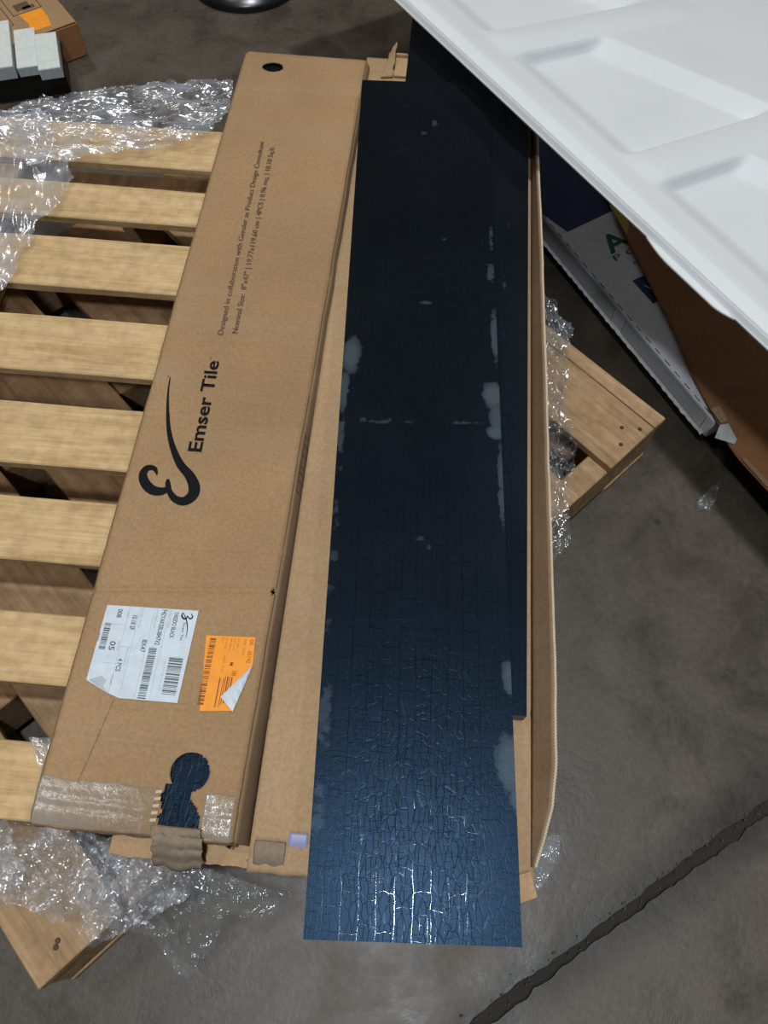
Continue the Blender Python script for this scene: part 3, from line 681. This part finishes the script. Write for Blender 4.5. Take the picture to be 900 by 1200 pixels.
for (a, b_) in ((0.010, 0.245), (0.275, 0.495)):
    for z in (0.009, 0.0135, 0.018, 0.0225, 0.027, 0.0315):
        x = a + 0.006
        while x < b_ - 0.016:
            w_ = rs_.uniform(0.010, 0.034); fine.append((x, z, min(x + w_, b_ - 0.006), z + 0.0008)); x += w_ + 0.0025
o = sidebars('small_print', fine, M['ink_faint']); o['kind'] = 'stuff'
for (a, b_) in ((0.010, 0.245), (0.275, 0.495)):
    sidebars('ruled_frame', [(a, 0.0055, b_, 0.0063), (a, 0.0355, b_, 0.0363), (a, 0.0055, a + 0.0009, 0.0363), (b_ - 0.0009, 0.0055, b_, 0.0363)], M['ink_grey'])
merge('stitched_line', [(0.004 + 0.0265 * i, 0.0025, 0.004 + 0.0265 * i + 0.014, 0.0043) for i in range(19)], M['ink_grey'], WB, 0, WT + 0.0004)['kind'] = 'stuff'
solid(link('serrated_edge', grid_me(300, 2, lambda u, v: (LW * u * 0.985, -0.0012 - 0.0034 * (1 - v) * (0.75 + 0.16 * math.sin(u * 190) + 0.35 * fbm(u * 20, 0, 1.2)), 0.0006 + 0.0050 * v)), M['white_card'], WB), 0.001)
link('corner_flap', poly_me([(0.5220, -0.0050), (0.5370, -0.0270), (0.5600, -0.0070), (0.5470, 0.0170), (0.5290, 0.0175)], 0.0545, 0.0556), M['white_carton'], WB)['label'] = 'folded-out white corner flap'
tr = empty('shade_block', (WP.x, WP.y, 0), wang, 'low black tray added as the dark shadow band beneath the printed carton', 'block')  # added support; its black face paints the shadow band along the carton
bx('shade_base', (-0.15, LW - 0.006, 0.006, 0.49, 0.0, 0.0270), M['shade_black'], tr, bev=0.002)
bx('shade_lip', (-0.152, LW - 0.004, 0.004, 0.492, 0.021, 0.0276), M['shade_black'], tr, bev=0.001)

# brown cardboard sheet over the printed carton, climbing to the right below the lid
BR = empty('brown_carton', (0.6, 0.9, 0.075), 0, 'dark brown cardboard sheet curving over the printed carton beneath the lid', 'cardboard')
edge = [(0.425, 1.36), (0.438, 1.285), (0.446, 1.243), (0.455, 1.199), (0.465, 1.141), (0.487, 1.063), (0.508, 0.986), (0.533, 0.894), (0.551, 0.808), (0.575, 0.727), (0.594, 0.665), (0.634, 0.600), (0.675, 0.53), (0.71, 0.46)]
def bedge(t):
    t *= len(edge) - 1; i = min(int(t), len(edge) - 2); f = t - i
    p0, p1, p2, p3 = [Vector(edge[max(0, min(len(edge) - 1, j))]) for j in (i - 1, i, i + 1, i + 2)]
    return 0.5 * ((2 * p1) + (p2 - p0) * f + (2 * p0 - 5 * p1 + 4 * p2 - p3) * f * f + (-p0 + 3 * p1 - 3 * p2 + p3) * f ** 3)
def brf(u, v):
    d = 0.75 * v ** 1.2; p = bedge(u) + Vector((0.87, 0.49)) * d
    fo = 0.05 + 0.13 * (1 - u)      # a fold runs across the sheet, beyond it the cardboard tilts the other way
    z = 0.0792 + 0.30 * min(d, fo) + 0.10 * max(0, d - fo) + 0.0025 * fbm(p.x, p.y, 5) * min(1, d * 20)
    return (p.x - 0.6, p.y - 0.9, min(z, 0.150) - 0.075)
solid(link('top_sheet', grid_me(110, 70, brf), M['kraft_brown'], BR, True), 0.0035)
solid(link('torn_edge', grid_me(12, 3, lambda u, v: (0.602 + 0.030 * u + 0.006 * v - 0.6, 0.652 - 0.048 * u + 0.004 * v - 0.9, 0.0085 + 0.003 * fbm(u, v, 12))), M['kraft_light'], BR), 0.001)
link('orange_flap', poly_me([(0.568, 0.742), (0.580, 0.716), (0.594, 0.722), (0.583, 0.748)], 0.0830, 0.0838), M['kraft_tan']).parent = None
o = bpy.data.objects['orange_flap']; o.name = 'cardboard_scrap'; tag(o, 'small tan scrap of cardboard at the near corner of the printed carton', 'cardboard')
sp = link('yellow_tape', poly_me([(0.440, 1.150), (0.456, 1.160), (0.470, 1.105), (0.4640, 1.078)], 0.112, 0.1128), M['yellow'])
tag(sp, 'small strip of yellow tape at the rim of the white lid', 'tape')

# ------------------------------------------------------------------ carton with small white cartons, far left
CT = empty('brown_carton', (-0.632, 1.683, 0), math.atan2(0.60, 0.80), 'low brown carton on the floor at the far left with an orange sticker on top', 'carton')
bx('side_panels', (-0.36, 0, 0, 0.36, 0, 0.0730), M['kraft_brown'], CT, bev=0.003, seg=2)
bx('top_panel', (-0.358, -0.002, 0.002, 0.358, 0.0728, 0.0750), M['kraft'], CT, bev=0.0008)
st = link('orange_sticker', poly_me([(-0.051, 0.016), (-0.044, 0.050), (-0.044, 0.083), (-0.094, 0.087), (-0.088, 0.050), (-0.095, 0.017)], 0.0751, 0.0756), M['orange'], CT); st['label'] = 'orange paper sticker'
def frame(x0, y0, x1, y1, w_): return [(x0, y0, x1, y0 + w_), (x0, y1 - w_, x1, y1), (x0, y0, x0 + w_, y1), (x1 - w_, y0, x1, y1)]
merge('handling_symbol', frame(-0.105, 0.088, -0.040, 0.160, 0.002) + [(-0.092, 0.100, -0.060, 0.125), (-0.078, 0.096, -0.052, 0.108)], M['ink_soft'], CT, 0, 0.0754)
merge('handling_symbol', frame(-0.180, 0.060, -0.115, 0.130, 0.002) + [(-0.165, 0.09, -0.132, 0.094), (-0.150, 0.075, -0.146, 0.118)], M['ink_soft'], CT, 0, 0.0754)
ct = empty('shade_block', (-0.728, 1.585, 0), R(16), 'low black tray in front of the far left carton, added as the black shade under the small white cartons', 'block')  # added support, coloured black to paint the shadow below the white cartons
bx('shade_base', (-0.105, 0.075, -0.052, 0.030, 0.0, 0.058), M['shade_black'], ct, bev=0.003)
bx('shade_lip', (-0.108, 0.078, -0.055, 0.033, 0.050, 0.0585), M['shade_black'], ct, bev=0.001)
for i, (cx, cy, wx, wy, h, rz, lb_) in enumerate((
        (-0.6670, 1.570, 0.044, 0.118, 0.024, 17, 'bright white small carton at the right end of the three by the brown carton'),
        (-0.7150, 1.582, 0.043, 0.128, 0.021, 17, 'greyish white small carton in the middle of the three by the brown carton'),
        (-0.7700, 1.578, 0.054, 0.155, 0.028, 17, 'white small carton cut by the left edge of the photograph'))):
    w_ = empty('small_carton', (cx, cy, 0.0595), R(rz), lb_, 'carton', 'small white cartons beside the brown carton')
    bx('carton_body', (-wx / 2, wx / 2, -wy / 2, wy / 2, 0, h), M['white_carton'], w_, bev=0.001)
    bx('end_flap', (-wx / 2 + 0.001, wx / 2 - 0.001, -wy / 2 - 0.001, -wy / 2 - 0.0002, 0.002, h * 0.92), M['paper_grey'], w_)

# ------------------------------------------------------------------ round dark metal base at the top edge
bm = bmesh.new()
prof = [(0.0, 0.060), (0.03, 0.060), (0.034, 0.050), (0.07, 0.042), (0.105, 0.030), (0.128, 0.016), (0.134, 0.007), (0.132, 0.0), (0.0, 0.0)]
rings = []
for r_, z in prof:
    rings.append([bm.verts.new((r_ * math.cos(k * math.tau / 48), r_ * math.sin(k * math.tau / 48), z)) for k in range(48)] if r_ > 0 else [bm.verts.new((0, 0, z))])
for A_, B_ in zip(rings, rings[1:]):
    for k in range(48):
        q = [A_[k % len(A_)], B_[k % len(B_)], B_[(k + 1) % len(B_)], A_[(k + 1) % len(A_)]]
        q2 = []
        for v in q:
            if v not in q2: q2.append(v)
        if len(q2) > 2:
            try: bm.faces.new(q2)
            except ValueError: pass
bmesh.ops.recalc_face_normals(bm, faces=bm.faces)
me = bpy.data.meshes.new('base'); bm.to_mesh(me); bm.free()
mb = empty('metal_stand', (-0.315, 1.985, 0), 0, 'dark shiny round metal base on the floor at the top edge', 'stand')
link('base', me, M['metal'], mb, True)
bx('post', (-0.018, 0.018, -0.018, 0.018, 0.058, 0.20), M['metal'], mb, bev=0.004)

# ------------------------------------------------------------------ stretch wrap
def inside(pts, x, y):
    c = False; n = len(pts)
    for i in range(n):
        x1, y1 = pts[i]; x2, y2 = pts[(i + 1) % n]
        if (y1 > y) != (y2 > y) and x < (x2 - x1) * (y - y1) / (y2 - y1) + x1: c = not c
    return c
def wrap(label, outline, base, amp, sc_, m, res=0.0022, seed=0.0, edge_n=0.010, aniso=(1, 1, 0)):
    xs = [p[0] for p in outline]; ys = [p[1] for p in outline]; x0, x1, y0, y1 = min(xs) - .01, max(xs) + .01, min(ys) - .01, max(ys) + .01
    nx, ny = int((x1 - x0) / res), int((y1 - y0) / res)
    ca, sa = math.cos(aniso[2]), math.sin(aniso[2])
    def f(u, v):
        x = x0 + (x1 - x0) * u; y = y0 + (y1 - y0) * v
        xr, yr = (x * ca + y * sa) * aniso[0], (-x * sa + y * ca) * aniso[1]
        h = ridge(xr, yr, sc_, seed)
        return (x, y, base(x, y) + amp * max(0.05, 0.45 + 0.5 * h))
    def keep(u, v):
        x = x0 + (x1 - x0) * u; y = y0 + (y1 - y0) * v
        return inside(outline, x + edge_n * fbm(x, y, 22, seed), y + edge_n * fbm(x, y, 22, seed + 9))
    o = link('stretch_wrap', grid_me(nx, ny, f, keep), m, None, True)
    return tag(o, label, 'plastic wrap')
P_ = ZT + 0.002
wrap('clear stretch wrap bunched along the far edge of the pale pallet', [(-0.222, 1.25), (-0.30, 1.245), (-0.42, 1.215), (-0.56, 1.185), (-0.60, 1.10), (-0.50, 1.03), (-0.44, 1.055), (-0.37, 1.072), (-0.29, 1.10), (-0.24, 1.115), (-0.214, 1.18)],
     lambda x, y: P_, 0.020, 20, M['film_soft'], seed=3.1, aniso=(0.35, 1.3, 0.12))
wrap('clear stretch wrap trailing down the left edge of the photograph over the slats', [(-0.62, 1.17), (-0.52, 1.165), (-0.455, 1.06), (-0.44, 0.99), (-0.475, 0.90), (-0.49, 0.80), (-0.52, 0.745), (-0.62, 0.70), (-0.70, 0.90)],
     lambda x, y: P_ + 0.001, 0.012, 13, M['film_soft'], seed=6.7, aniso=(1.5, 0.4, 0.25))
wrap('thick crumpled stretch wrap heaped at the near left corner of the pallets', [(-0.42, 0.112), (-0.30, 0.098), (-0.20, 0.080), (-0.13, 0.066), (-0.135, 0.03), (-0.19, 0.000), (-0.235, -0.022), (-0.30, 0.008), (-0.42, 0.03)],
     lambda x, y: (0.155 + (y - 0.0) * 0.35) if y > 0 else 0.155 + y * 0.3, 0.020, 55, M['film_dense'], seed=1.3, res=0.0014)
wrap('thin stretch wrap hanging below the near ends of the cartons to a torn point', [(-0.175, 0.066), (-0.02, 0.040), (-0.03, 0.022), (-0.085, 0.010), (-0.105, -0.02), (-0.125, -0.050), (-0.143, -0.045), (-0.16, -0.010), (-0.215, -0.006), (-0.23, 0.02)],
     lambda x, y: 0.160 + (y - 0.0) * 0.8, 0.018, 40, M['film'], seed=8.2, res=0.0016)
wrap('strip of crinkled wrap over the right corner of the lower pallet', [(0.285, 0.92), (0.320, 0.90), (0.352, 0.840), (0.330, 0.80), (0.327, 0.70), (0.335, 0.62), (0.320, 0.56), (0.312, 0.47), (0.275, 0.44), (0.27, 0.60)],
     lambda x, y: 0.127, 0.015, 38, M['film'], seed=4.4, res=0.0018)
wrap('scrap of wrap by the near right corner of the opened carton', [(0.215, 0.098), (0.262, 0.102), (0.262, 0.082), (0.243, 0.055), (0.222, 0.040), (0.215, 0.055)],
     lambda x, y: 0.16 + (y - 0.05) * 0.8, 0.014, 60, M['film_dense'], seed=5.5, res=0.0012, edge_n=0.004)
wrap('tiny twisted scrap of clear wrap alone on the bare floor', [(0.553, 0.598), (0.562, 0.622), (0.585, 0.642), (0.603, 0.652), (0.590, 0.622), (0.575, 0.604)],
     lambda x, y: 0.0008, 0.010, 60, M['film'], seed=2.5, res=0.0014, edge_n=0.004)
# twisted pale tail of wrap at the lower left carton corner
def tail(u, v):
    p = Vector((-0.302, 0.178)).lerp(Vector((-0.268, 0.095)), v); w_ = 0.011 * (1 - 0.6 * v) + 0.002
    return (p.x + (u - .5) * 2 * w_ + 0.004 * math.sin(v * 5), p.y, ZT + 0.003 + 0.004 * abs(math.sin(u * 6 + v * 4)) + 0.002 * fbm(u, v, 6))
tag(link('stretch_wrap', grid_me(14, 50, tail), M['film_dense'], None, True), 'twisted white tail of wrap beside the near left corner of the printed carton', 'plastic wrap')
